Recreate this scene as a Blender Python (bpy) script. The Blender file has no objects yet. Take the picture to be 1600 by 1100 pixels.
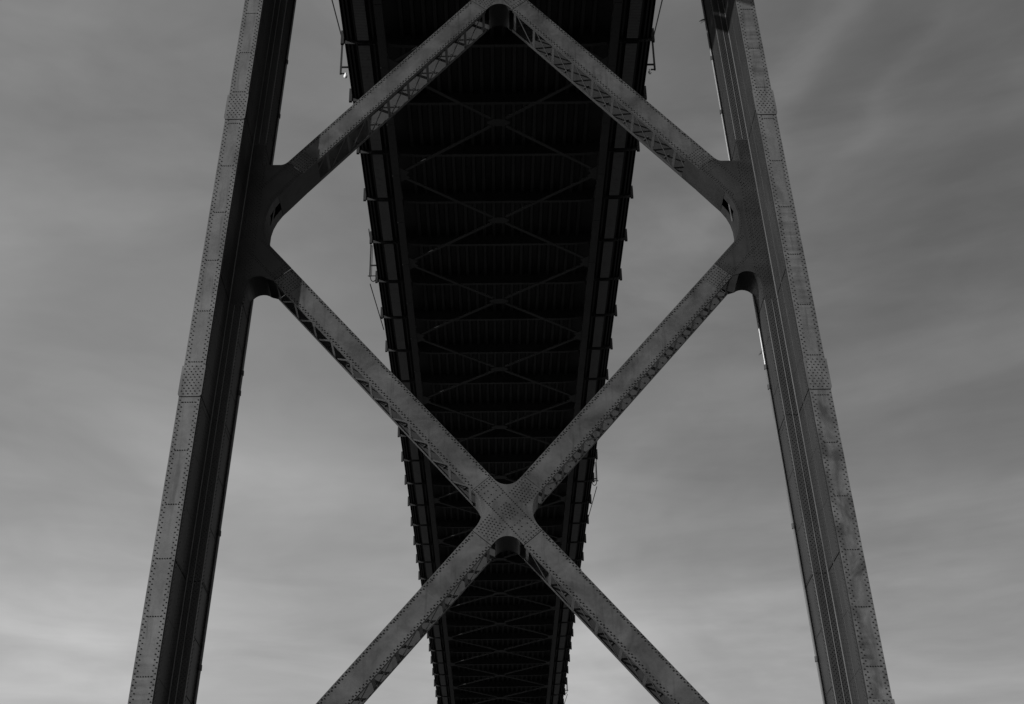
import bpy, math, random
import numpy as np
from mathutils import Vector, Matrix

# ------------------------------------------------------------------ scene
S = bpy.context.scene
COL = S.collection
random.seed(7)
rng = np.random.default_rng(11)

# camera: metres, z = 0 at the lens, tower front face in the plane y = 0, bridge axis along +y
PITCH, ROLL, YAW, XC, YT = 0.51573, -0.0188, 0.01519, 0.44493, 46.0
cam = bpy.data.cameras.new('camera')
camo = bpy.data.objects.new('camera', cam)
COL.objects.link(camo)
cam.sensor_width = 36.0
cam.lens = 36.0 * 2222.0 / 1600.0
cam.clip_start = 0.1
cam.clip_end = 9000
cy, sy, cp, sp_ = math.cos(YAW), math.sin(YAW), math.cos(PITCH), math.sin(PITCH)
F = Vector((sy * cp, cy * cp, sp_)); R = Vector((cy, -sy, 0)); U = R.cross(F)
cr, sr = math.cos(ROLL), math.sin(ROLL)
R2 = R * cr + U * sr; U2 = U * cr - R * sr
m = Matrix((R2, U2, -F)).transposed().to_4x4()
m.translation = Vector((-XC, -YT, 0))
camo.matrix_world = m
S.camera = camo

# sun and sky
SUN = Vector((-1.33, -1.0, 0.61)).normalized()          # towards the sun
sun = bpy.data.lights.new('sun', 'SUN')
sun.energy = 5.0
sun.angle = math.radians(0.5)
sun.color = (1, 1, 1)        # the photograph is black and white
so = bpy.data.objects.new('sun', sun)
COL.objects.link(so)
so.rotation_euler = SUN.to_track_quat('Z', 'Y').to_euler()

W = bpy.data.worlds.new('World'); S.world = W; W.use_nodes = True
nt = W.node_tree; nt.nodes.clear()
def nd(t, **k):
    n = nt.nodes.new(t)
    for a, b in k.items(): setattr(n, a, b)
    return n
def mth(op, a, b=None, c=None):
    n = nd('ShaderNodeMath', operation=op)
    for i, v in enumerate((a, b, c)):
        if v is None: continue
        if isinstance(v, (int, float)): n.inputs[i].default_value = v
        else: nt.links.new(v, n.inputs[i])
    return n.outputs[0]
sky = nd('ShaderNodeTexSky', sky_type='NISHITA', sun_disc=False)
sky.sun_elevation = math.asin(SUN.z)
sky.sun_rotation = math.atan2(SUN.x, SUN.y)
bw = nd('ShaderNodeRGBToBW'); nt.links.new(sky.outputs[0], bw.inputs[0])
tc = nd('ShaderNodeTexCoord')
nrm = nd('ShaderNodeVectorMath', operation='NORMALIZE'); nt.links.new(tc.outputs['Generated'], nrm.inputs[0])
dot = nd('ShaderNodeVectorMath', operation='DOT_PRODUCT'); nt.links.new(nrm.outputs[0], dot.inputs[0]); dot.inputs[1].default_value = SUN
sep = nd('ShaderNodeSeparateXYZ'); nt.links.new(nrm.outputs[0], sep.inputs[0])
zz = mth('MAXIMUM', sep.outputs['Z'], 0.0)
az = mth('ARCTAN2', sep.outputs['X'], sep.outputs['Y']); el = mth('ARCSINE', sep.outputs['Z'])
cmb = nd('ShaderNodeCombineXYZ'); nt.links.new(mth('MULTIPLY', az, 0.8), cmb.inputs[0]); nt.links.new(el, cmb.inputs[1])
def skynoise(scale, detail, rot, sc, dist=0.0, off=(0, 0, 0)):
    mp = nd('ShaderNodeMapping'); nt.links.new(cmb.outputs[0], mp.inputs[0])
    mp.inputs['Rotation'].default_value = (0, 0, math.radians(rot)); mp.inputs['Scale'].default_value = sc
    mp.inputs['Location'].default_value = off
    n = nd('ShaderNodeTexNoise'); n.inputs['Scale'].default_value = scale; n.inputs['Detail'].default_value = detail
    n.inputs['Roughness'].default_value = .55; n.inputs['Distortion'].default_value = dist
    nt.links.new(mp.outputs[0], n.inputs['Vector'])
    return mth('SUBTRACT', n.outputs[0], 0.5)
n1 = skynoise(3.2, 5, 14, (1, 1.7, 1), .5, (3.1, 1.7, 0))
n2 = skynoise(5.0, 8, -42, (.55, 3.0, 1), .5, (1.2, 5.4, 0))
n3 = skynoise(13.0, 8, -20, (1, 1.8, 1), .6)
n4 = skynoise(9.0, 6, 3, (.8, 3.6, 1), .5, (7.7, 2.2, 0))
lg = mth('MULTIPLY_ADD', dot.outputs['Value'], 1.0, -0.62)
lg = mth('MULTIPLY_ADD', zz, -1.36, lg)
mr = nd('ShaderNodeMapRange', interpolation_type='SMOOTHSTEP'); nt.links.new(zz, mr.inputs[0])
mr.inputs['From Min'].default_value = .50; mr.inputs['From Max'].default_value = .22; mr.inputs['To Min'].default_value = 0; mr.inputs['To Max'].default_value = .68
lg = mth('ADD', lg, mr.outputs[0])
lg = mth('MULTIPLY_ADD', n1, 1.15, lg)
wsp = nd('ShaderNodeMapRange', interpolation_type='SMOOTHSTEP'); nt.links.new(az, wsp.inputs[0])      # wispy streaks thin out towards the left
wsp.inputs['From Min'].default_value = -.15; wsp.inputs['From Max'].default_value = .30; wsp.inputs['To Min'].default_value = .18; wsp.inputs['To Max'].default_value = .85
lg = mth('ADD', lg, mth('MULTIPLY', n2, wsp.outputs[0]))
lg = mth('MULTIPLY_ADD', n3, 0.22, lg)
lg = mth('ADD', lg, mth('MULTIPLY', n4, mth('MULTIPLY', mr.outputs[0], 1.1)))
def cloud(a0, e0, la, lb, rot, amp):
    # one soft bank of cloud, elongated and ragged
    c, s_ = math.cos(math.radians(rot)), math.sin(math.radians(rot))
    dx = mth('ADD', mth('SUBTRACT', cx, a0), mth('MULTIPLY', n3, .05)); dy = mth('ADD', mth('SUBTRACT', el, e0), mth('MULTIPLY', n1, .10))
    u = mth('ADD', mth('MULTIPLY', dx, c / la), mth('MULTIPLY', dy, s_ / la))
    w = mth('ADD', mth('MULTIPLY', dx, -s_ / lb), mth('MULTIPLY', dy, c / lb))
    g_ = mth('EXPONENT', mth('MULTIPLY', mth('ADD', mth('MULTIPLY', u, u), mth('MULTIPLY', w, w)), -1.0))
    return mth('MULTIPLY', g_, amp)
cx = mth('MULTIPLY', az, 0.8)
for args in ((-.135, .435, .085, .045, -14, .26), (-.25, .31, .10, .035, 8, .14), (.225, .690, .12, .016, 42, .26), (.185, .635, .10, .011, 45, .16), (.29, .665, .10, .008, 40, .12),
             (.31, .585, .12, .045, 38, -.20), (.085, .33, .10, .035, 6, .14), (.12, .475, .05, .012, 20, .08), (-.07, .385, .06, .02, -6, -.10)):
    lg = mth('ADD', lg, cloud(*args))
cl = mth('EXPONENT', lg)
cl = mth('MINIMUM', cl, 1.2)
tot = mth('ADD', mth('MULTIPLY', cl, 0.90), mth('MULTIPLY', bw.outputs[0], 0.10 * 0.05))
bg = nd('ShaderNodeBackground'); nt.links.new(tot, bg.inputs['Color'])
bg.inputs['Strength'].default_value = 1.0
out = nd('ShaderNodeOutputWorld'); nt.links.new(bg.outputs[0], out.inputs[0])

S.view_settings.view_transform = 'Standard'
S.view_settings.look = 'None'
S.view_settings.exposure = 0.0
S.view_settings.gamma = 1.0
S.view_settings.use_curve_mapping = False
S.render.resolution_x = 1024; S.render.resolution_y = 704

# ------------------------------------------------------------------ materials
def material(name, base, spread=.25, rough=.55, scale=(1, 1, 1), fine=.10, streak=0.0, metal=0.0, spec=.2, bump=.25, runs=.35, hatch=None):
    """grey painted steel: tone wanders in large patches, with fine mottling, runs and slight orange-peel relief"""
    M = bpy.data.materials.new(name); M.use_nodes = True
    t = M.node_tree; t.nodes.clear()
    def n(ty, **k):
        x = t.nodes.new(ty)
        for a, b in k.items(): setattr(x, a, b)
        return x
    L = t.links.new
    def ma(op, a, b=None, c=None):
        x = n('ShaderNodeMath', operation=op)
        for i, v in enumerate((a, b, c)):
            if v is None: continue
            if isinstance(v, (int, float)): x.inputs[i].default_value = v
            else: L(v, x.inputs[i])
        return x.outputs[0]
    g = n('ShaderNodeNewGeometry')
    def noise(sc, s, d, ro=.55, dist=0.0):
        mp = n('ShaderNodeMapping'); L(g.outputs['Position'], mp.inputs[0]); mp.inputs['Scale'].default_value = sc
        x = n('ShaderNodeTexNoise'); L(mp.outputs[0], x.inputs['Vector'])
        x.inputs['Scale'].default_value = s; x.inputs['Detail'].default_value = d; x.inputs['Roughness'].default_value = ro
        x.inputs['Distortion'].default_value = dist
        return x.outputs[0]
    a = noise(scale, .55, 5, .6, .5)
    b = noise((1, 1, 1), 7.0, 6, .7)
    v = ma('MULTIPLY_ADD', ma('SUBTRACT', a, .5), spread * 4.2, 1.0)
    v = ma('MULTIPLY_ADD', ma('SUBTRACT', b, .5), fine * 4, v)
    rn = noise((5.0, 5.0, .35), 1.0, 4, .6, .2)                    # rain runs down the steel
    v = ma('MULTIPLY', v, ma('SUBTRACT', 1.0, ma('MULTIPLY', ma('MAXIMUM', ma('SUBTRACT', rn, .54), 0.0), runs * 6)))
    if streak:
        s1 = noise((.25, .25, 5.0), 1.0, 4, .6)
        s2 = noise((.5, .5, .12), 1.0, 2)
        mk = ma('MULTIPLY', ma('MAXIMUM', ma('SUBTRACT', s2, .53), 0.0), 9.0)
        mk = ma('MINIMUM', mk, 1.0)
        v = ma('MULTIPLY_ADD', ma('MULTIPLY', ma('SUBTRACT', s1, .56), mk), streak * 6, v)
    v = ma('MAXIMUM', ma('MINIMUM', v, 1.6), .45)
    if hatch:
        w = n('ShaderNodeTexWave', wave_type='BANDS', bands_direction='Y'); L(g.outputs['Position'], w.inputs['Vector'])
        w.inputs['Scale'].default_value = hatch
        v = ma('MULTIPLY', v, ma('MULTIPLY_ADD', w.outputs['Fac'], .8, .6))
    v = ma('MULTIPLY', v, base)
    p = n('ShaderNodeBsdfPrincipled')
    L(v, p.inputs['Base Color'])
    p.inputs['Metallic'].default_value = metal
    p.inputs['Specular IOR Level'].default_value = spec
    r = ma('MULTIPLY_ADD', ma('SUBTRACT', b, .5), .3, rough); L(r, p.inputs['Roughness'])
    if bump:
        bn = n('ShaderNodeBump'); bn.inputs['Strength'].default_value = bump; bn.inputs['Distance'].default_value = .01
        L(noise((1, 1, 1), 3.0, 4), bn.inputs['Height']); L(bn.outputs[0], p.inputs['Normal'])
    o = n('ShaderNodeOutputMaterial'); L(p.outputs[0], o.inputs[0])
    return M
M_light = material('repainted_steel', .042, .56, scale=(1.5, 1.5, 1.5), fine=.14)
M_cover = material('cover_plate_paint', .073, .38, scale=(2.4, 1, 1.0), fine=.13, streak=.26)
M_worn = material('worn_cover_paint', .064, .85, scale=(2.4, 1, 1.3), fine=.14, streak=.42)
M_conold = material('weathered_conduit', .085, .2, rough=.6)
M_dark = material('old_dark_paint_and_shade', .021, .32, scale=(1, 1, .4), fine=.16)  # old leg paint; doubles as painted-in shade on some brace back plates
M_gus = material('gusset_paint', .014, .60, fine=.14)
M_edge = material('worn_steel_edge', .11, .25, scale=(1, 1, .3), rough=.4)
M_rust = material('rusty_rivet_head', .012, .1, rough=.7, spec=.15)
M_rivd = material('painted_rivet_head', .006, .3, rough=.5)
M_brace = material('lacing_paint', .038, .2)
M_back = material('inner_plate_paint', .032, .15)
M_deck = material('deck_underside_steel', .022, .3, fine=.2)
M_rib = material('deck_rib_steel', .026, .35, fine=.2)
M_chord = material('chord_paint', .045, .15)
M_lat = material('lateral_brace_paint', .040, .2)
M_grate = material('galvanised_grating', .115, .10, hatch=2.7, spec=.3)
M_pipe = material('pale_conduit', .11, .1, rough=.35, spec=.5)
M_brk = material('bracket_steel', .015, .15)
M_lamp = material('frosted_lamp_glass', .75, .02, rough=.25, spec=.5)
M_ground = material('shore_gravel', .075, .3, rough=.9, fine=.3, spec=.1)
M_conc = material('pier_concrete', .28, .2, rough=.85, spec=.1)

# ------------------------------------------------------------------ helpers
def setp(o, label=None, cat=None, group=None, kind=None):
    for k, v in (('label', label), ('category', cat), ('group', group), ('kind', kind)):
        if v: o[k] = v
    return o
def link(o, parent=None):
    COL.objects.link(o)
    if parent is not None:
        o.parent = parent
        o.matrix_parent_inverse = parent.matrix_world.inverted()
    return o
def mesh(name, V, Fc, mat):
    me = bpy.data.meshes.new(name)
    me.from_pydata([tuple(v) for v in V], [], [tuple(f) for f in Fc])
    me.materials.append(mat); me.update()
    return me
def obj(name, V, Fc, mat, parent=None, **k):
    o = bpy.data.objects.new(name, mesh(name, V, Fc, mat))
    link(o, parent); setp(o, **k)
    return o
def inst(name, me, parent, loc=(0, 0, 0), scale=(1, 1, 1), rz=0):
    o = bpy.data.objects.new(name, me)
    COL.objects.link(o)
    o.parent = parent
    o.matrix_parent_inverse = parent.matrix_world.inverted()
    o.location = loc; o.scale = scale; o.rotation_euler[2] = rz
    return o
class B:
    def __init__(s): s.V = []; s.F = []
    def add(s, V, Fc):
        n = len(s.V); s.V += [tuple(v) for v in V]; s.F += [tuple(i + n for i in f) for f in Fc]
    def box(s, x0, x1, y0, y1, z0, z1):
        s.add([(x0, y0, z0), (x1, y0, z0), (x1, y1, z0), (x0, y1, z0), (x0, y0, z1), (x1, y0, z1), (x1, y1, z1), (x0, y1, z1)],
              [(0, 3, 2, 1), (4, 5, 6, 7), (0, 1, 5, 4), (1, 2, 6, 5), (2, 3, 7, 6), (3, 0, 4, 7)])
    def bar(s, p, q, w, h, up=(0, 0, 1)):
        p = Vector(p); q = Vector(q); d = (q - p).normalized(); a = d.cross(Vector(up)).normalized(); b = a.cross(d).normalized()
        V = []
        for e in (p, q):
            for i, j in ((-1, -1), (1, -1), (1, 1), (-1, 1)): V.append(e + a * (i * w / 2) + b * (j * h / 2))
        s.add(V, [(0, 1, 2, 3), (7, 6, 5, 4), (0, 4, 5, 1), (1, 5, 6, 2), (2, 6, 7, 3), (3, 7, 4, 0)])
    def tube(s, pts, r, n=8):
        pts = [Vector(p) for p in pts]; V = []; Fc = []
        for k, p in enumerate(pts):
            d = (pts[min(k + 1, len(pts) - 1)] - pts[max(k - 1, 0)]).normalized()
            a = d.cross(Vector((.3, .5, .8))).normalized(); b = d.cross(a)
            for i in range(n):
                t = 2 * math.pi * i / n; V.append(p + (a * math.cos(t) + b * math.sin(t)) * r)
        for k in range(len(pts) - 1):
            for i in range(n):
                j = (i + 1) % n; Fc.append((k * n + i, k * n + j, (k + 1) * n + j, (k + 1) * n + i))
        Fc.append(tuple(range(n))[::-1]); Fc.append(tuple(range((len(pts) - 1) * n, len(pts) * n)))
        s.add(V, Fc)
    def ball(s, c, r, sz=1.0, n=10, k=6):
        V = []; Fc = []
        for i in range(k + 1):
            t = math.pi * i / k
            for j in range(n):
                a = 2 * math.pi * j / n
                V.append((c[0] + r * math.sin(t) * math.cos(a), c[1] + r * math.sin(t) * math.sin(a), c[2] + r * sz * math.cos(t)))
        for i in range(k):
            for j in range(n):
                Fc.append((i * n + j, (i + 1) * n + j, (i + 1) * n + (j + 1) % n, i * n + (j + 1) % n))
        s.add(V, Fc)
    def prism(s, poly, y0, y1):
        """polygon in x,z extruded from y0 to y1"""
        n = len(poly)
        V = [(x, y0, z) for x, z in poly] + [(x, y1, z) for x, z in poly]
        s.add(V, [tuple(range(n)), tuple(range(2 * n - 1, n - 1, -1))] + [(i, i + n, (i + 1) % n + n, (i + 1) % n) for i in range(n)])
    def skin(s, pts, y0, y1, t=.02):
        """a bent plate following a line in x,z, spanning y0..y1"""
        for (a, b) in zip(pts[:-1], pts[1:]):
            dx, dz = b[0] - a[0], b[1] - a[1]; l = math.hypot(dx, dz)
            if l < 1e-6: continue
            nx, nz = -dz / l * t / 2, dx / l * t / 2
            s.prism([(a[0] + nx, a[1] + nz), (a[0] - nx, a[1] - nz), (b[0] - nx, b[1] - nz), (b[0] + nx, b[1] + nz)], y0, y1)
    def obj(s, name, mat, parent=None, **k): return obj(name, s.V, s.F, mat, parent, **k)
    def mesh(s, name, mat): return mesh(name, s.V, s.F, mat)

def fillet(P, rad, seg=10):
    """round the corners of a closed polygon; rad[i] = 0 keeps the corner"""
    out = []; n = len(P)
    for i in range(n):
        p = Vector(P[i]); a = Vector(P[i - 1]); b = Vector(P[(i + 1) % n]); r = rad[i]
        if r <= 0: out.append(tuple(p)); continue
        u = (a - p); v = (b - p); lu, lv = u.length, v.length; u.normalize(); v.normalize()
        h = u.angle(v) / 2; tl = min(r / math.tan(h), lu * .97, lv * .97); r2 = tl * math.tan(h)
        c = p + (u + v).normalized() * (r2 / math.sin(h))
        t0 = p + u * tl - c; t1 = p + v * tl - c
        a0 = math.atan2(t0.y, t0.x); da = math.atan2(t1.y, t1.x) - a0
        while da > math.pi: da -= 2 * math.pi
        while da < -math.pi: da += 2 * math.pi
        for k in range(seg + 1):
            t = a0 + da * k / seg; out.append((c.x + r2 * math.cos(t), c.y + r2 * math.sin(t)))
    return out
def inside(P, x, z):
    c = False; n = len(P)
    for i in range(n):
        x1, z1 = P[i]; x2, z2 = P[i - 1]
        if (z1 > z) != (z2 > z) and x < (x2 - x1) * (z - z1) / (z2 - z1) + x1: c = not c
    return c
def edge_dist(P, x, z):
    best = 9
    for i in range(len(P)):
        a = Vector(P[i - 1]); b = Vector(P[i]); d = b - a; l = d.length_squared
        if l < 1e-9: continue
        t = max(0, min(1, (Vector((x, z)) - a).dot(d) / l)); best = min(best, (a + d * t - Vector((x, z))).length)
    return best

def rivets(pts, nrm, r, h, mat, parent, label=None):
    """many small domed heads as one mesh; pts (n,3), nrm a single outward normal or (n,3)"""
    P = np.array(pts, dtype=float).reshape(-1, 3)
    if len(P) == 0: return
    N = np.array(nrm, dtype=float)
    if N.ndim == 1: N = np.repeat(N[None], len(P), 0)
    N /= np.linalg.norm(N, axis=1)[:, None]
    ref = np.where(np.abs(N[:, 2:3]) < .9, np.array([[0, 0, 1.]]), np.array([[1., 0, 0]]))
    A = np.cross(N, ref); A /= np.linalg.norm(A, axis=1)[:, None]; Bv = np.cross(N, A)
    th = np.arange(6) * math.pi / 3
    rs = r * rng.uniform(.85, 1.12, len(P))[:, None, None]
    ring = (A[:, None] * np.cos(th)[None, :, None] + Bv[:, None] * np.sin(th)[None, :, None])
    lo = P[:, None] + ring * rs - N[:, None] * .002
    hi = P[:, None] + ring * rs * .55 + N[:, None] * h
    V = np.concatenate([lo, hi], 1).reshape(-1, 3)
    n = len(P); base = np.arange(n)[:, None] * 12
    quads = np.array([[i, (i + 1) % 6, 6 + (i + 1) % 6, 6 + i] for i in range(6)])
    q = (base[:, :, None] + quads[None]).reshape(-1, 4)
    c = (base + np.arange(6, 12)[None])
    me = bpy.data.meshes.new('rivets')
    nq, nc = len(q), len(c)
    me.vertices.add(len(V)); me.vertices.foreach_set('co', V.ravel())
    li = np.concatenate([q.ravel(), c.ravel()])
    me.loops.add(len(li)); me.loops.foreach_set('vertex_index', li.astype(np.int32))
    me.polygons.add(nq + nc)
    me.polygons.foreach_set('loop_start', np.concatenate([np.arange(nq) * 4, nq * 4 + np.arange(nc) * 6]).astype(np.int32))
    me.update(calc_edges=True); me.validate()
    me.materials.append(mat)
    o = bpy.data.objects.new('rivets', me); link(o, parent); o['kind'] = 'stuff'
    return o

def empty(name, loc, **k):
    o = bpy.data.objects.new(name, None); COL.objects.link(o)
    o.location = loc; o.matrix_world = Matrix.Translation(loc)
    o.empty_display_size = .5
    setp(o, **k); return o

# ------------------------------------------------------------------ ground
GZ = -1.7
g = B(); n = 40
for i in range(n):
    for j in range(n):
        pass
g.box(-4000, 4000, -4000, 4000, GZ - .5, GZ)
g.obj('ground', M_ground, kind='structure')

# ------------------------------------------------------------------ tower
tower = empty('bridge_tower', (0, 2.75, GZ),
              label='riveted steel suspension bridge tower with crossing diagonal braces in front of the deck', cat='tower')
OUT0, BAT = 13.105, 0.04814            # outer edge of the leg: x = OUT0 - BAT * z
FW, BW = 0.80, 1.31                    # front cell width, distance of the wide body's inner face from the outer edge
Y1, Y2, Y3 = 2.04, 3.46, 5.50          # front cell depth, wide body, rear cell
TOPZ = 104.0
def xo(z): return OUT0 - BAT * z
def xf(z): return xo(z) - FW
def xb(z): return xo(z) - BW
rows = [42.91, 40.72, 38.60, 36.95, 34.79, 32.53, 30.28, 28.0, 25.80, 24.12, 22.19, 20.10, 18.08, 16.02, 13.96, 11.9, 9.8, 7.7, 45.1, 47.3]
splices = [(37.15, 38.42), (24.35, 25.62), (11.55, 12.85), (50.0, 51.3)]

def sheared(b, s, sec, z0, z1, close=True):
    """prism along the battered leg; sec = (inward offset, y) list"""
    n = len(sec)
    V = [(s * (xo(z) - a), y, z) for z in (z0, z1) for a, y in sec]
    Fc = [tuple(range(n)), tuple(range(2 * n - 1, n - 1, -1))] + [(i, i + n, (i + 1) % n + n, (i + 1) % n) for i in range(n)]
    b.add(V, Fc)
def rect(a0, a1, y0, y1): return [(a0, y0), (a1, y0), (a1, y1), (a0, y1)]

def make_leg(s):
    b = B()
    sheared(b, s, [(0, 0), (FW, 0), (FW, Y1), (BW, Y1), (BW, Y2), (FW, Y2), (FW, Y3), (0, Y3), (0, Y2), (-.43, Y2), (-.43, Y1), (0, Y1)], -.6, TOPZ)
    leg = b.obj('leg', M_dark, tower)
    # long riveted cover plates on the front face and the splice plates that join them
    br = [-.4, 11.55, 24.35, 37.15, 50.0, 76.0, 103.5]
    for a, c in zip(br[:-1], br[1:]):
        q = B(); sheared(q, s, rect(.006, FW - .006, -.026, -.001), a + .012, c - .012); q.obj('cover_plate', M_worn if s > 0 and a < 24 else M_cover, leg)
    for a, c in splices:
        x0, x1 = .0, FW; q = B()
        pl = fillet([(-.04, a), (FW + .02, a), (FW + .02, c), (-.04, c)], [.11, .11, 0, 0], 5)
        nn = len(pl)
        V = [(s * (xo(z) - u), y, z) for y in (-.060, -.0265) for u, z in pl]
        q.add(V, [tuple(range(nn)), tuple(range(2 * nn - 1, nn - 1, -1))] + [(i, i + nn, (i + 1) % nn + nn, (i + 1) % nn) for i in range(nn)])
        q.obj('splice_plate', M_cover, leg)
    # side plates of the front cell, facing plates of the step and side plates of the wide body, split at the same joints
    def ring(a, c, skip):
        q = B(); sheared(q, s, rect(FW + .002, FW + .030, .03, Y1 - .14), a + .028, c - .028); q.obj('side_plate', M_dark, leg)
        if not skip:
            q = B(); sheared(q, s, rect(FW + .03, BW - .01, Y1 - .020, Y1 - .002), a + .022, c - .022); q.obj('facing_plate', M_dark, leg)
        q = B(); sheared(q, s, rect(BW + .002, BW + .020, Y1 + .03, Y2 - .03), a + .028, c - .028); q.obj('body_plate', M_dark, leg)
    for a, c in ((-.4, 4.9), (4.9, 9.6), (9.6, 18.0), (18.0, 24.35), (24.35, 29.62), (29.62, 37.4), (37.4, 50.0), (50.0, 76.0), (76.0, 103.5)):
        ring(a, c, abs(a - 29.62) < .1 or abs(a - 4.9) < .1)
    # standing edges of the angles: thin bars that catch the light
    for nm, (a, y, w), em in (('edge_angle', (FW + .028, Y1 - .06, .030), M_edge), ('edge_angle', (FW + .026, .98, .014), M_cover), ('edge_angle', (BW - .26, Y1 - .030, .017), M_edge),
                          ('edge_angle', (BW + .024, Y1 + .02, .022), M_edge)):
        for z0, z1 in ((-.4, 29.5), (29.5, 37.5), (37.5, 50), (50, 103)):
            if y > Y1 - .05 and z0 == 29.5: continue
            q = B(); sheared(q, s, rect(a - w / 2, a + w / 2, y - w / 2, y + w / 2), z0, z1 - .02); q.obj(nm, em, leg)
    q = B(); sheared(q, s, rect(FW + .001, FW + .012, Y1 - .12, Y1 - .002), -.4, 103); q.obj('corner_angle', M_dark, leg)
    # rivets of the front face
    P = []
    z = 4.0; k = 0
    while z < 50:
        insp = any(a - .06 < z < c + .04 for a, c in splices)
        if not insp:
            for e in ((.065, .15) if k % 2 else (.15, .065))[:1]:
                P.append((s * (xo(z) - e), -.026, z)); P.append((s * (xo(z) - (FW - e)), -.026, z))
        z += .094; k += 1
    for zr in rows:
        if any(a - .1 < zr < c + .1 for a, c in splices): continue
        for u in (.275, .36, .445, .53): P.append((s * (xo(zr) - u), -.026, zr))
        P.append((s * (xo(zr) - .19), -.026, zr)); P.append((s * (xo(zr) - .62), -.026, zr))
    for a, c in splices:
        k = 0; z = a + .10
        while z < c:
            for u in ((.07, .24, .40, .56, .73) if k % 2 else (.15, .32, .48, .65)): P.append((s * (xo(z) - u), -.060, z))
            z += .115; k += 1
    rivets(P, (0, -1, 0), .030, .024, M_rust, leg)
    # rivets of the side face, the step and the wide body
    P = []; N = []
    z = 4.0; k = 0
    while z < 50:
        for j, y in enumerate((1.10, 1.32, 1.54, 1.76, .10, .22)):
            if (k + j) % 2 == 0: P.append((s * (xo(z) - FW - .020), y, z)); N.append((-s, 0, 0))
        if not (29.6 < z < 37.45):
            for j, u in enumerate((.07, .14, .21, .31, .38, .45)):
                if (k + j) % 2 == 0: P.append((s * (xo(z) - FW - u), Y1 - .020, z)); N.append((0, -1, 0))
        for j, y in enumerate((Y1 + .12, Y1 + .24, Y2 - .14)):
            if (k + j) % 2 == 0: P.append((s * (xo(z) - BW - .020), y, z)); N.append((-s, 0, 0))
        z += .075; k += 1
    for zr in rows:
        for y in np.arange(.3, 1.9, .11): P.append((s * (xo(zr) - FW - .020), y, zr)); N.append((-s, 0, 0))
        for y in np.arange(Y1 + .3, Y2 - .2, .11): P.append((s * (xo(zr) - BW - .020), y, zr)); N.append((-s, 0, 0))
    rivets(P, N, .028, .020, M_rivd, leg)
    # conduit with couplings on the rear inner corner
    q = B(); u = BW + .10; yy = Y2 - .03
    q.tube([(s * (xo(z) - u), yy, z) for z in (-.4, 27.2)], .045, 10); q.obj('conduit', M_conold, leg)
    q = B(); q.tube([(s * (xo(z) - u), yy, z) for z in (27.2, 104)], .042, 10); q.obj('conduit', M_pipe, leg)
    q = B(); u = BW + .03; q.tube([(s * (xo(z) - u), Y2 + .08, z) for z in (-.4, 104)], .06, 8); q.obj('cable_duct', M_brk, leg)
    for z in (43.2, 40.1, 36.9, 27.2, 26.3, 20.4, 15.3, 9.6):
        q = B(); q.tube([(s * (xo(z) - BW - .10), yy, z - .10), (s * (xo(z) - BW - .10), yy, z + .10)], .070, 10); q.obj('coupling', M_dark, leg)
    return leg
for s in (-1, 1): make_leg(s)

# --- bracing -------------------------------------------------------------
SL = 1.168; AL = math.atan(SL); CA, SA = math.cos(AL), math.sin(AL)
VH = 0.69; HW = VH * CA
ZC1, ZC2 = 20.60, 46.30
YF = Y1 - .012                         # front face of the bracing plates
TP = .028
def rivet_line(p, q, pitch, off=0.0):
    p = Vector(p); q = Vector(q); d = q - p; L = d.length; n = max(1, int(L / pitch))
    return [p + d * ((i + .5 + off) / n) for i in range(n) if (i + .5 + off) / n < 1]

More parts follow.
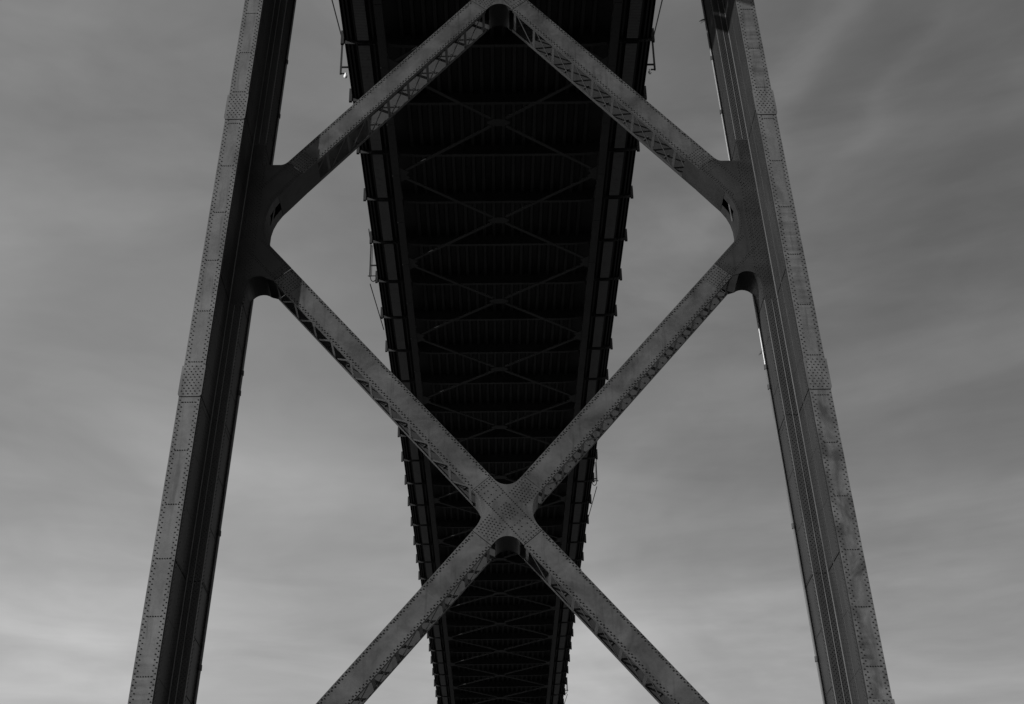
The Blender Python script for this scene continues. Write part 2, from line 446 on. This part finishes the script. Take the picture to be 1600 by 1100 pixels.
def arm(c, sx, sz, t0, t1, splice_near_leg=False, parent=tower):
    """box brace from the centre c=(x,z); direction (sx*CA, sz*SA); from t0 to t1 along it"""
    d = Vector((sx * CA, sz * SA)); nrm = Vector((-d.y, d.x))
    if nrm.y < 0: nrm = -nrm                       # upward normal
    C = Vector(c)
    def P(t, w): v = C + d * t + nrm * w; return (v.x, v.y)
    def P3(t, w, y): v = C + d * t + nrm * w; return (v.x, y, v.y)
    q = B(); q.prism([P(t0, -HW), P(t1, -HW), P(t1, HW), P(t0, HW)], YF, YF + TP)
    br = q.obj('diagonal_brace', M_light, tower)
    q = B(); q.prism([P(t0, -HW), P(t1, -HW), P(t1, HW), P(t0, HW)], Y2 - TP, Y2); q.obj('back_plate', M_back if sx * sz > 0 else M_dark, br)  # braces falling to the right: interior shade painted in as a darker back plate
    # flange angles on both edges of both plates
    for w in (-HW, HW):
        e = .012 if w > 0 else -.012
        for y0, y1 in ((YF + TP + .001, YF + .17), (Y2 - .17, Y2 - TP - .001)):
            q = B(); q.prism([P(t0, w - e), P(t1, w - e), P(t1, w), P(t0, w)], y0, y1); q.obj('flange_angle', M_brace, br)
    # battens and lacing bars on the upper and lower faces
    n = max(1, round((t1 - t0 - .3) / 1.22)); st = (t1 - t0 - .3) / n
    up = Vector((nrm.x, 0, nrm.y))
    for w in (-HW + .024, HW - .024):
        for i in range(n + 1):
            t = t0 + .15 + st * i
            q = B(); q.bar(P3(t, w, YF + .05), P3(t, w, Y2 - .05), .15, .014, up); q.obj('batten', M_brace, br)
            if i < n:
                q = B(); q.bar(P3(t + .08, w * .985, YF + .10), P3(t + st - .08, w * .985, Y2 - .10), .075, .012, up); q.obj('lacing_bar', M_brace, br)
    # inner stiffening ribs on the rear plate
    for i in range(n):
        t = t0 + .15 + st * (i + .5)
        q = B(); q.bar(P3(t, -HW + .14, Y2 - TP - .03), P3(t, -HW + .42, Y2 - TP - .03), .035, .05); q.obj('stiffener', M_brace, br)
    P_ = []
    k = 0; t = t0 + .06
    while t < t1 - .03:
        o = (.050, .105)[k % 2]
        if rng.random() > .015:
            v = P3(t, HW - o, YF); P_.append(v)
        v = P3(t + .03, -HW + o, YF); P_.append(v)
        if k % 11 == 4: P_.append(P3(t, HW - (.050 if o > .1 else .105), YF))
        t += .088; k += 1
    rivets(P_, (0, -1, 0), .035, .028, M_rust, br)
    if splice_near_leg:
        a, c_ = t1 - .86, t1 - .01
        q = B(); q.prism([P(a, -HW + .17), P(c_, -HW + .17), P(c_, HW - .17), P(a, HW - .17)], YF - .018, YF - .001); q.obj('splice_plate', M_light, br)
        P_ = []
        for i in range(7):
            for j in range(5):
                P_.append(P3(a + .07 + i * .12, -HW + .235 + j * (2 * HW - .47) / 4, YF - .018))
        rivets(P_, (0, -1, 0), .028, .022, M_rust, br)
    return br

LG = 1.42
def centre_gusset(zc, up=True):
    P = []; rad = []
    dirs = [(1, 1), (-1, 1), (-1, -1), (1, -1)]
    for i, (sx, sz) in enumerate(dirs):
        d = Vector((sx * CA, sz * SA)); l = Vector((-d.y, d.x))
        e = Vector((0, zc)) + d * LG
        P.append(tuple(e - l * HW)); rad.append(0); P.append(tuple(e + l * HW)); rad.append(0)
        if i == 0: P.append((0, zc + VH)); rad.append(.61)
        if i == 1: P.append((-VH / SL, zc)); rad.append(1.05)
        if i == 2: P.append((0, zc - VH)); rad.append(.61)
        if i == 3: P.append((VH / SL, zc)); rad.append(1.05)
    poly = fillet(P, rad, 12)
    q = B(); q.prism(poly, YF - .012, YF + TP)
    g = q.obj('centre_gusset', M_light, tower)
    q = B(); q.prism(poly, Y2 - TP, Y2); q.obj('back_gusset', M_back, g)
    # soffit plates bent round the four fillets
    q = B()
    for k in range(4):
        st = 2 + k * (2 + 13)
        pts = poly[st:st + 13]
        pts = [((x * .985), zc + (z - zc) * .985) for x, z in pts]
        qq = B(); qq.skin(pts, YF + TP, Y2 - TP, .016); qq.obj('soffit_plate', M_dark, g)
    R_ = []
    def ok(x, z, m=.05): return inside(poly, x, z) and edge_dist(poly, x, z) > m
    for (sx, sz) in ((-1, 1),):            # the through member keeps its two edge rows across the joint
        d = Vector((sx * CA, sz * SA)); l = Vector((-d.y, d.x))
        for w in (-HW + .07, HW - .07):
            for t in np.arange(-LG + .05, LG, .098): v = Vector((0, zc)) + d * t + l * w; R_.append((v.x, YF - .012, v.y))
        for k, t in enumerate(np.arange(-.33, .36, .115)):
            for w in np.arange(-.20, .22, .12): v = Vector((0, zc)) + d * t + l * (w + .05 * (k % 2)); R_.append((v.x, YF - .012, v.y))
        for t in (-1.36, -1.24, 1.24, 1.36, .62, -.62):
            for w in np.arange(-HW + .14, HW - .1, .125): v = Vector((0, zc)) + d * t + l * w; R_.append((v.x, YF - .012, v.y))
        for t in (-1.05, -.85, .85, 1.05):
            for w in (-.2, 0.04, .2): v = Vector((0, zc)) + d * (t + rng.uniform(-.03, .03)) + l * w; R_.append((v.x, YF - .012, v.y))
    for (sx, sz) in ((1, 1), (-1, -1)):
        d = Vector((sx * CA, sz * SA)); l = Vector((-d.y, d.x))
        for i, t in enumerate(np.arange(.58, LG - .02, .115)):
            for j, w in enumerate(np.arange(-HW + .07, HW - .03, .125)):
                v = Vector((0, zc)) + d * (t + (.05 if j % 2 else 0)) + l * w
                if ok(v.x, v.y): R_.append((v.x, YF - .012, v.y))
    rivets([r for r in R_ if ok(r[0], r[2], .03)], (0, -1, 0), .029, .024, M_rust, g)
    return g

def node_gusset(s):
    seam1 = Vector((8.30, ZC2 - VH - SL * 8.30)); e1 = seam1 + Vector((SA, CA)) * (2 * HW)   # upper brace
    seam2 = Vector((8.50, ZC1 + VH + SL * 8.50)); e2 = seam2 + Vector((SA, -CA)) * (2 * HW)  # lower brace
    zt, zb = 37.40, 29.60
    notch_x = (ZC2 + VH - 36.36) / SL
    pts = [(xf(zt) - .012, zt), (xb(zt), zt), (xb(36.36), 36.36), (notch_x, 36.36), tuple(e1), tuple(seam1)]
    rad = [0, 0, 0, .9, 0, 0]
    curve = [(8.98, 35.08), (9.25, 34.76), (9.46, 34.42), (9.60, 34.08), (9.68, 33.72), (9.70, 33.35), (9.66, 32.96), (9.58, 32.62)]
    pts += curve; rad += [0] * len(curve)
    pts += [(9.47, ZC1 + VH + SL * 9.47), tuple(seam2), tuple(e2)]; rad += [0, 0, 0]
    arch = []
    for k in range(15):
        t = math.pi * (1 - k / 14) ; arch.append((9.78 + .53 * math.cos(t) * (1 if k > 6 else 1.0), 30.28 + .56 * math.sin(t)))
    arch = [(x, z) for x, z in arch if not (x < 9.4 and z < ZC1 - VH + SL * x)]
    pts += arch; rad += [0] * len(arch)
    pts += [(xb(29.95), 29.95), (xb(zb), zb), (xf(zb) - .012, zb)]; rad += [0, 0, 0]
    poly = fillet(pts, rad, 8)
    P = [(s * x, z) for x, z in poly]
    if s < 0: P = P[::-1]
    q = B(); q.prism(P, YF - .014, YF + TP)
    g = q.obj('node_gusset', M_gus, tower)
    # the rear plate, clipped to the leg's inner face
    rear = [(min(x, xb(z) + .1), z) for x, z in poly]
    P2 = [(s * x, z) for x, z in rear]
    if s < 0: P2 = P2[::-1]
    q = B(); q.prism(P2, Y2 - TP, Y2); q.obj('back_gusset', M_gus, g)
    # soffits: round the inner opening (with an access hole), the arch below and the notch above
    c = [(x - .0, z) for x, z in curve]
    seamed = [(seam1.x, seam1.y + .02)] + [(x + .012, z) for x, z in curve[:4]]
    q = B(); q.skin([(s * x, z + .012) for x, z in [(7.75, ZC2 - VH - SL * 7.75), (seam1.x, seam1.y), curve[0], curve[1]]], YF + TP, Y2 - TP, .016); q.obj('soffit_plate', M_gus, g)
    q = B(); q.skin([(s * (x + .012), z) for x, z in curve[1:4]], YF + TP, YF + .45, .016); q.obj('manhole_frame', M_gus, g)
    q = B(); q.skin([(s * (x + .012), z) for x, z in curve[1:4]], Y2 - .50, Y2 - TP, .016); q.obj('manhole_frame', M_gus, g)
    q = B(); q.skin([(s * (x + .012), z) for x, z in curve[3:]] + [(s * 9.48, ZC1 + VH + SL * 9.47)], YF + TP, Y2 - TP, .016); q.obj('soffit_plate', M_gus, g)
    q = B(); q.bar((s * 9.45, YF + .5, 34.6), (s * 9.60, YF + .9, 33.9), .05, .05); q.obj('ladder_bar', M_edge, g)
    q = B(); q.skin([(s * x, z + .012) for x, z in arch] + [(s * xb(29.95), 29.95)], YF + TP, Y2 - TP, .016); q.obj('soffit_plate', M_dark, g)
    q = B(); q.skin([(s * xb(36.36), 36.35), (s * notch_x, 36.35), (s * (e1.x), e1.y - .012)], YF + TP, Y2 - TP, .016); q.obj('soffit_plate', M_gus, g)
    R_ = []; N = []
    yy = YF - .014
    # rivet rows: along the leg, along each brace, and along the outline
    for z in np.arange(zb + .06, zt, .085):
        k = int(round(z / .085))
        for j, o in enumerate((.06, .13, .20, .30, .38, .45, .55, .64)):
            if (k + j) % 2 == 0: R_.append((xf(z) - o, z))
    for off in (.06, .13, 2 * HW - .13, 2 * HW - .06):
        for (o, dx, dz, up) in ((seam1, CA, -SA, 1), (seam2, CA, SA, -1)):
            st = Vector(o) + Vector((SA, CA * up)) * off
            for t in np.arange(.05, 1.9, .11):
                R_.append((st.x + CA * t, st.y + dz * t))
    for i in range(3):
        for j in range(7):
            v = seam1 + Vector((SA, CA)) * (.08 + j * (2 * HW - .16) / 6) + Vector((CA, -SA)) * (.06 + .12 * i); R_.append((v.x, v.y))
            v = seam2 + Vector((SA, -CA)) * (.08 + j * (2 * HW - .16) / 6) + Vector((CA, SA)) * (.06 + .12 * i); R_.append((v.x, v.y))
    for a, b_ in zip(curve[:-1], curve[1:]):
        for v in rivet_line(a, b_, .11): R_.append((v.x + .08, v.y))
    for z in np.arange(30.9, 36.3, .16): R_.append((10.02 - .04 * (z - 33), z))
    R_ = [(s * x, yy, z) for x, z in R_ if inside(poly, x, z) and edge_dist(poly, x, z) > .03]
    rivets(R_, (0, -1, 0), .025, .020, M_rivd, g)
    return g

for s in (-1, 1): node_gusset(s)
for zc in (ZC1, ZC2): centre_gusset(zc)
def tt(x): return x / CA
# upper arms of the lower cross and lower arms of the upper cross; seams butt against the gussets
def t_of(seam, c, sz):
    return (seam[0]) * CA + abs(seam[1] - c) * SA
tU = t_of((8.30, ZC2 - VH - SL * 8.30), ZC2, -1)
tL = t_of((8.50, ZC1 + VH + SL * 8.50), ZC1, 1)
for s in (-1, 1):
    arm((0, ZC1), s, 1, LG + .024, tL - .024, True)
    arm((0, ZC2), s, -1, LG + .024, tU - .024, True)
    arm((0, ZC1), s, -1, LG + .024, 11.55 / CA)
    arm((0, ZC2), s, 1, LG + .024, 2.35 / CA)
# strut over the upper cross and base strut (both outside the picture)
for z0, z1, nm in ((49.05, 50.35, 'portal_strut'), (3.6, 5.0, 'base_strut'), (96.0, 99.0, 'top_strut')):
    q = B(); xx = xb((z0 + z1) / 2) - .02
    q.box(-xx, xx, YF, Y2, z0, z1); q.obj(nm, M_light, tower)
for s in (-1, 1):
    pier = B(); x = s * xo(0) - s * .4
    pier.box(x - 2.2, x + 2.2, -1.6, 7.1, GZ - .3, -.62)
    pier.obj('concrete_pier', M_conc, label='concrete pedestal under the %s leg of the steel tower' % ('left' if s < 0 else 'right'), cat='pier', group='pedestals under the tower legs')

# ------------------------------------------------------------------ deck
deck = empty('bridge_deck', (0, 80, 51.0),
             label='dark underside of the suspended road deck running away overhead', cat='bridge deck')
FB0, SPC = 12.896, 4.82407
I0, I1 = -18, 42
YA, YB = FB0 + SPC * I0 - 2.4, FB0 + SPC * I1 + 2.4
ZD = 53.42
def prof(x):
    ax = abs(x)
    if ax < 4.6: return 52.50
    if ax < 6.0: return 52.50 + .13 * ((ax - 4.6) / 1.4) ** 2
    return 52.63 + .10 * (ax - 6.0) / 2.4
xs = [-8.36, -7.6, -6.8, -6.0, -5.4, -4.9, -4.5, -2, 0, 2, 4.5, 4.9, 5.4, 6.0, 6.8, 7.6, 8.36]
q = B()
for a, b_ in zip(xs[:-1], xs[1:]):
    q.add([(a, -.008, prof(a)), (b_, -.008, prof(b_)), (b_, -.008, ZD), (a, -.008, ZD), (a, .008, prof(a)), (b_, .008, prof(b_)), (b_, .008, ZD), (a, .008, ZD)],
          [(0, 1, 2, 3), (7, 6, 5, 4), (0, 4, 5, 1), (2, 6, 7, 3), (0, 3, 7, 4), (1, 5, 6, 2)])
me_web = q.mesh('floor_beam', M_deck)
q = B()
for a, b_ in zip(xs[:-1], xs[1:]):
    if abs(a + b_) / 2 > 6: continue
    za, zb = prof(a), prof(b_)
    q.add([(a, -.11, za - .02), (b_, -.11, zb - .02), (b_, .11, zb - .02), (a, .11, za - .02), (a, -.11, za - .001), (b_, -.11, zb - .001), (b_, .11, zb - .001), (a, .11, za - .001)],
          [(0, 3, 2, 1), (4, 5, 6, 7), (0, 1, 5, 4), (1, 2, 6, 5), (2, 3, 7, 6), (3, 0, 4, 7)])
me_fl = q.mesh('bottom_flange', M_lat)
q = B(); q.box(8.365, 8.53, -.07, .07, 52.70, 53.62); q.box(8.36, 8.53, .07, .09, 52.70, 53.0); me_post = q.mesh('bracket_post', M_brk)
q = B(); q.box(5.95, 6.10, -.09, .09, 51.32, 52.60); me_tp = q.mesh('truss_post', M_deck)
dl = math.hypot(SPC, 1.25)
q = B(); q.bar((6.03, .25, 51.30), (6.03, SPC - .25, 52.58), .12, .12); me_td = q.mesh('truss_diagonal', M_deck)
# lateral bracing: node on the chord at even beams, crossing at odd beams
q = B(); q.bar((5.62, .34, 51.10), (.42, SPC - .34, 51.10), .19, .012); q.bar((5.62, .34, 51.17), (.42, SPC - .34, 51.17), .015, .12); me_lat = q.mesh('lateral_brace', M_lat)
q = B(); hexp = [(-.62, .05), (-.3, .26), (.3, .26), (.62, .05), (.62, -.05), (.3, -.26), (-.3, -.26), (-.62, -.05)]
hv = [(x * 1.05, y * 1.2, 51.075) for x, y in hexp] + [(x * 1.05, y * 1.2, 51.090) for x, y in hexp]
q.add(hv, [tuple(range(8))[::-1], tuple(range(8, 16))] + [(i, (i + 1) % 8, (i + 1) % 8 + 8, i + 8) for i in range(8)]); me_cg = q.mesh('crossing_plate', M_lat)
q = B(); tv = [(5.93, -.75), (5.93, .75), (5.55, .45), (5.30, .28), (5.5, 0), (5.30, -.28), (5.55, -.45)]
hv = [(x, y, 51.072) for x, y in tv] + [(x, y, 51.088) for x, y in tv]
q.add(hv, [tuple(range(7)), tuple(range(13, 6, -1))] + [(i, i + 7, (i + 1) % 7 + 7, (i + 1) % 7) for i in range(7)]); me_ng = q.mesh('chord_gusset', M_lat)
q = B(); L_ = SPC - .42
q.box(6.98, 7.60, .21, .21 + L_, 52.76, 52.80)
me_gr = q.mesh('grating_panel', M_grate)
q = B(); L_ = SPC - .03
q.box(5.90, 6.33, .015, .015 + L_, 51.00, 51.03); q.box(5.92, 5.95, .015, .015 + L_, 51.03, 51.50); q.box(6.28, 6.31, .015, .015 + L_, 51.03, 51.50)
me_ch = q.mesh('bottom_chord', M_chord)
q = B(); q.box(8.30, 8.345, .03, SPC - .03, 52.98, 53.62); me_fa = q.mesh('fascia_panel', M_brk)
for i in range(I0, I1 + 1):
    y = FB0 + SPC * i
    fb = inst('floor_beam', me_web, deck, (0, y, 0))
    inst('bottom_flange', me_fl, fb, (0, y, 0)) if False else None
    o = bpy.data.objects.new('bottom_flange', me_fl); COL.objects.link(o); o.parent = fb
    for s in (1, -1):
        o = bpy.data.objects.new('bracket_post', me_post); COL.objects.link(o); o.parent = fb; o.scale = (s, 1, 1)
        inst('truss_post', me_tp, deck, (0, y, 0), (s, 1, 1))
        if i < I1:
            inst('bottom_chord', me_ch, deck, (0, y, 0), (s, 1, 1))
            inst('fascia_panel', me_fa, deck, (0, y, 0), (s, 1, 1))
            inst('grating_panel', me_gr, deck, (0, y, 0), (s, 1, 1))
            if i % 2 == 0:
                inst('lateral_brace', me_lat, deck, (0, y, 0), (s, 1, 1))
                inst('truss_diagonal', me_td, deck, (0, y, 0), (s, 1, 1))
            else:
                inst('lateral_brace', me_lat, deck, (0, y + SPC, 0), (s, -1, 1))
                inst('truss_diagonal', me_td, deck, (0, y + SPC, 0), (s, -1, 1))
        if i % 2 == 0: inst('chord_gusset', me_ng, deck, (0, y, 0), (s, 1, 1))
    if i % 2: inst('crossing_plate', me_cg, deck, (0, y, 0))
q = B(); q.box(-6.8, 6.8, YA, YB, ZD, ZD + .25); q.obj('deck_plate', M_deck, deck)
q = B(); q.add([(-.15, YA, ZD), (.15, YA, ZD), (.09, YA, ZD - .27), (-.09, YA, ZD - .27), (-.15, YB, ZD), (.15, YB, ZD), (.09, YB, ZD - .27), (-.09, YB, ZD - .27)],
               [(0, 3, 2, 1), (4, 5, 6, 7), (0, 4, 7, 3), (3, 7, 6, 2), (2, 6, 5, 1), (1, 5, 4, 0)])
me_rib = q.mesh('deck_rib', M_rib)
for k in range(18): inst('deck_rib', me_rib, deck, ((k - 8.5) * .61, 0, 0))
q = B(); q.box(-.05, .05, YA, YB, 52.92, ZD - .02); me_str = q.mesh('stringer', M_deck)
for x in (6.75, 7.68, 7.95, 8.15):
    for s in (-1, 1): inst('stringer', me_str, deck, (s * x, 0, 0))
for s in (-1, 1):
    q = B(); q.tube([(s * 6.24, YA, 51.72), (s * 6.24, YB, 51.72)], .13, 12); q.obj('shadow_gap_filler', M_deck, deck)  # tube added unseen behind the chord to close a gap in the deck's shadow
    q = B(); q.box(s * 6.80 if s > 0 else -8.30, 8.30 if s > 0 else -6.80, YA, YB, ZD + .002, ZD + .16); q.obj('sidewalk_slab', M_deck, deck)
    q = B(); q.bar((s * 8.25, YA, 54.75), (s * 8.25, YB, 54.75), .07, .07); q.bar((s * 8.25, YA, 54.2), (s * 8.25, YB, 54.2), .04, .04)
    for i in range(I0 * 2, I1 * 2): q.box(s * 8.25 - .04, s * 8.25 + .04, FB0 + SPC * i / 2 - .04, FB0 + SPC * i / 2 + .04, ZD + .16, 54.72)
    q.obj('railing', M_brk, deck)

# ------------------------------------------------------------------ outriggers beside the deck edge
def outrigger(name, s, y, z0, z1, stay, frame, lamp, label):
    e = empty(name, (s * 8.45, y, 53.0), label=label, cat='bracket', group='steel brackets hung beside the deck edge')
    X = 8.78
    q = B(); q.bar((s * X, y, z0), (s * X, y, z1), .10, .10, (0, 1, 0)); q.obj('post', M_brk, e)
    q = B(); q.bar((s * 8.36, y, 53.25), (s * (X - .05), y, 53.25), .08, .08, (0, 1, 0)); q.obj('arm', M_brk, e)
    q = B(); q.tube([(s * X, y, z1 - .05)] + [(s * stay[0], stay[1], stay[2])], .035, 6); q.obj('stay_rod', M_brk, e)
    if frame:
        q = B(); q.bar((s * (X + .14), y, z0 + .05), (s * 8.34, y, z0 + .05), .05, .05, (0, 1, 0))
        n = 9
        pts = [(s * (X - .02 - .44 * k / (n - 1)), y, z0 + .02 - .42 * (math.sin(math.pi * k / (n - 1)) ** .45)) for k in range(n)]
        q.tube(pts, .035, 6); q.obj('cradle', M_brk, e)
        q = B(); q.tube([(s * X, y + .4, z0 - .35), (s * (X - .32), y + 8.4, 53.1)], .035, 6); q.obj('stay_rod', M_brk, e)
        q = B(); q.bar((s * (X - .11), y, z0), (s * (X - .11), y, z1), .04, .04, (0, 1, 0)); q.obj('side_rod', M_brk, e)
    if lamp:
        q = B(); q.bar((s * X, y, z0 + .04), (s * 8.50, y, z0 + .04), .06, .06, (0, 1, 0)); q.obj('lamp_arm', M_brk, e)
        q = B(); q.ball((s * 8.50, y, z0 - .16), .11, 1.2); q.tube([(s * 8.50, y, z0 - .04), (s * 8.50, y, z0 + .05)], .06, 8); q.obj('lamp_globe', M_lamp, e)
    return e
outrigger('edge_bracket', -1, 15.4, 52.75, 55.3, (8.75, 10.0, 53.3), False, True, 'post with small white lamp and stay rod at the left deck edge, top of picture')
outrigger('edge_bracket', 1, 15.4, 52.85, 55.0, (8.75, 10.4, 53.4), False, True, 'post with small lamp and stay rod at the right deck edge, top of picture')
outrigger('edge_bracket', -1, 35.7, 52.35, 54.9, (8.70, 33.0, 54.4), True, False, 'post with rounded cradle and long stay at the left deck edge')
outrigger('edge_bracket', 1, 71.3, 53.0, 54.9, (8.70, 69.0, 54.4), True, False, 'post with cradle and stay at the right deck edge, just above the brace crossing')
outrigger('edge_bracket', 1, 138.0, 53.2, 54.9, (8.70, 136.0, 54.4), True, False, 'distant post and stay at the right deck edge near the bottom of the picture')

# ------------------------------------------------------------------ grass growing out of the leg's joints
M_grass = material('dry_grass', .03, .2)
def tuft(x, y, z, n, L, label):
    e = empty('grass_tuft', (x, y, z), label=label, cat='grass tuft', group='dry grass growing on the right tower leg')
    rg = random.Random(int(z * 10))
    for k in range(n):
        a = rg.uniform(-.25, .45); l = L * rg.uniform(.6, 1.0); dy = rg.uniform(-.15, .15)
        pts = [(x - l * t, y + dy * t, z + l * (a * t - .55 * a * t * t - .45 * t * t * rg.uniform(.5, 1))) for t in (0, .3, .6, 1)]
        q = B(); q.tube(pts, .008, 4); q.obj('grass_stalk', M_grass, e)
tuft(xb(45.5) + .02, 3.40, 45.5, 8, .42, 'spray of dry grass on the right leg, at the top edge of the picture')
tuft(xb(27.9) + .02, 3.40, 27.9, 5, .30, 'small spray of dry grass on the right leg, halfway up the picture')
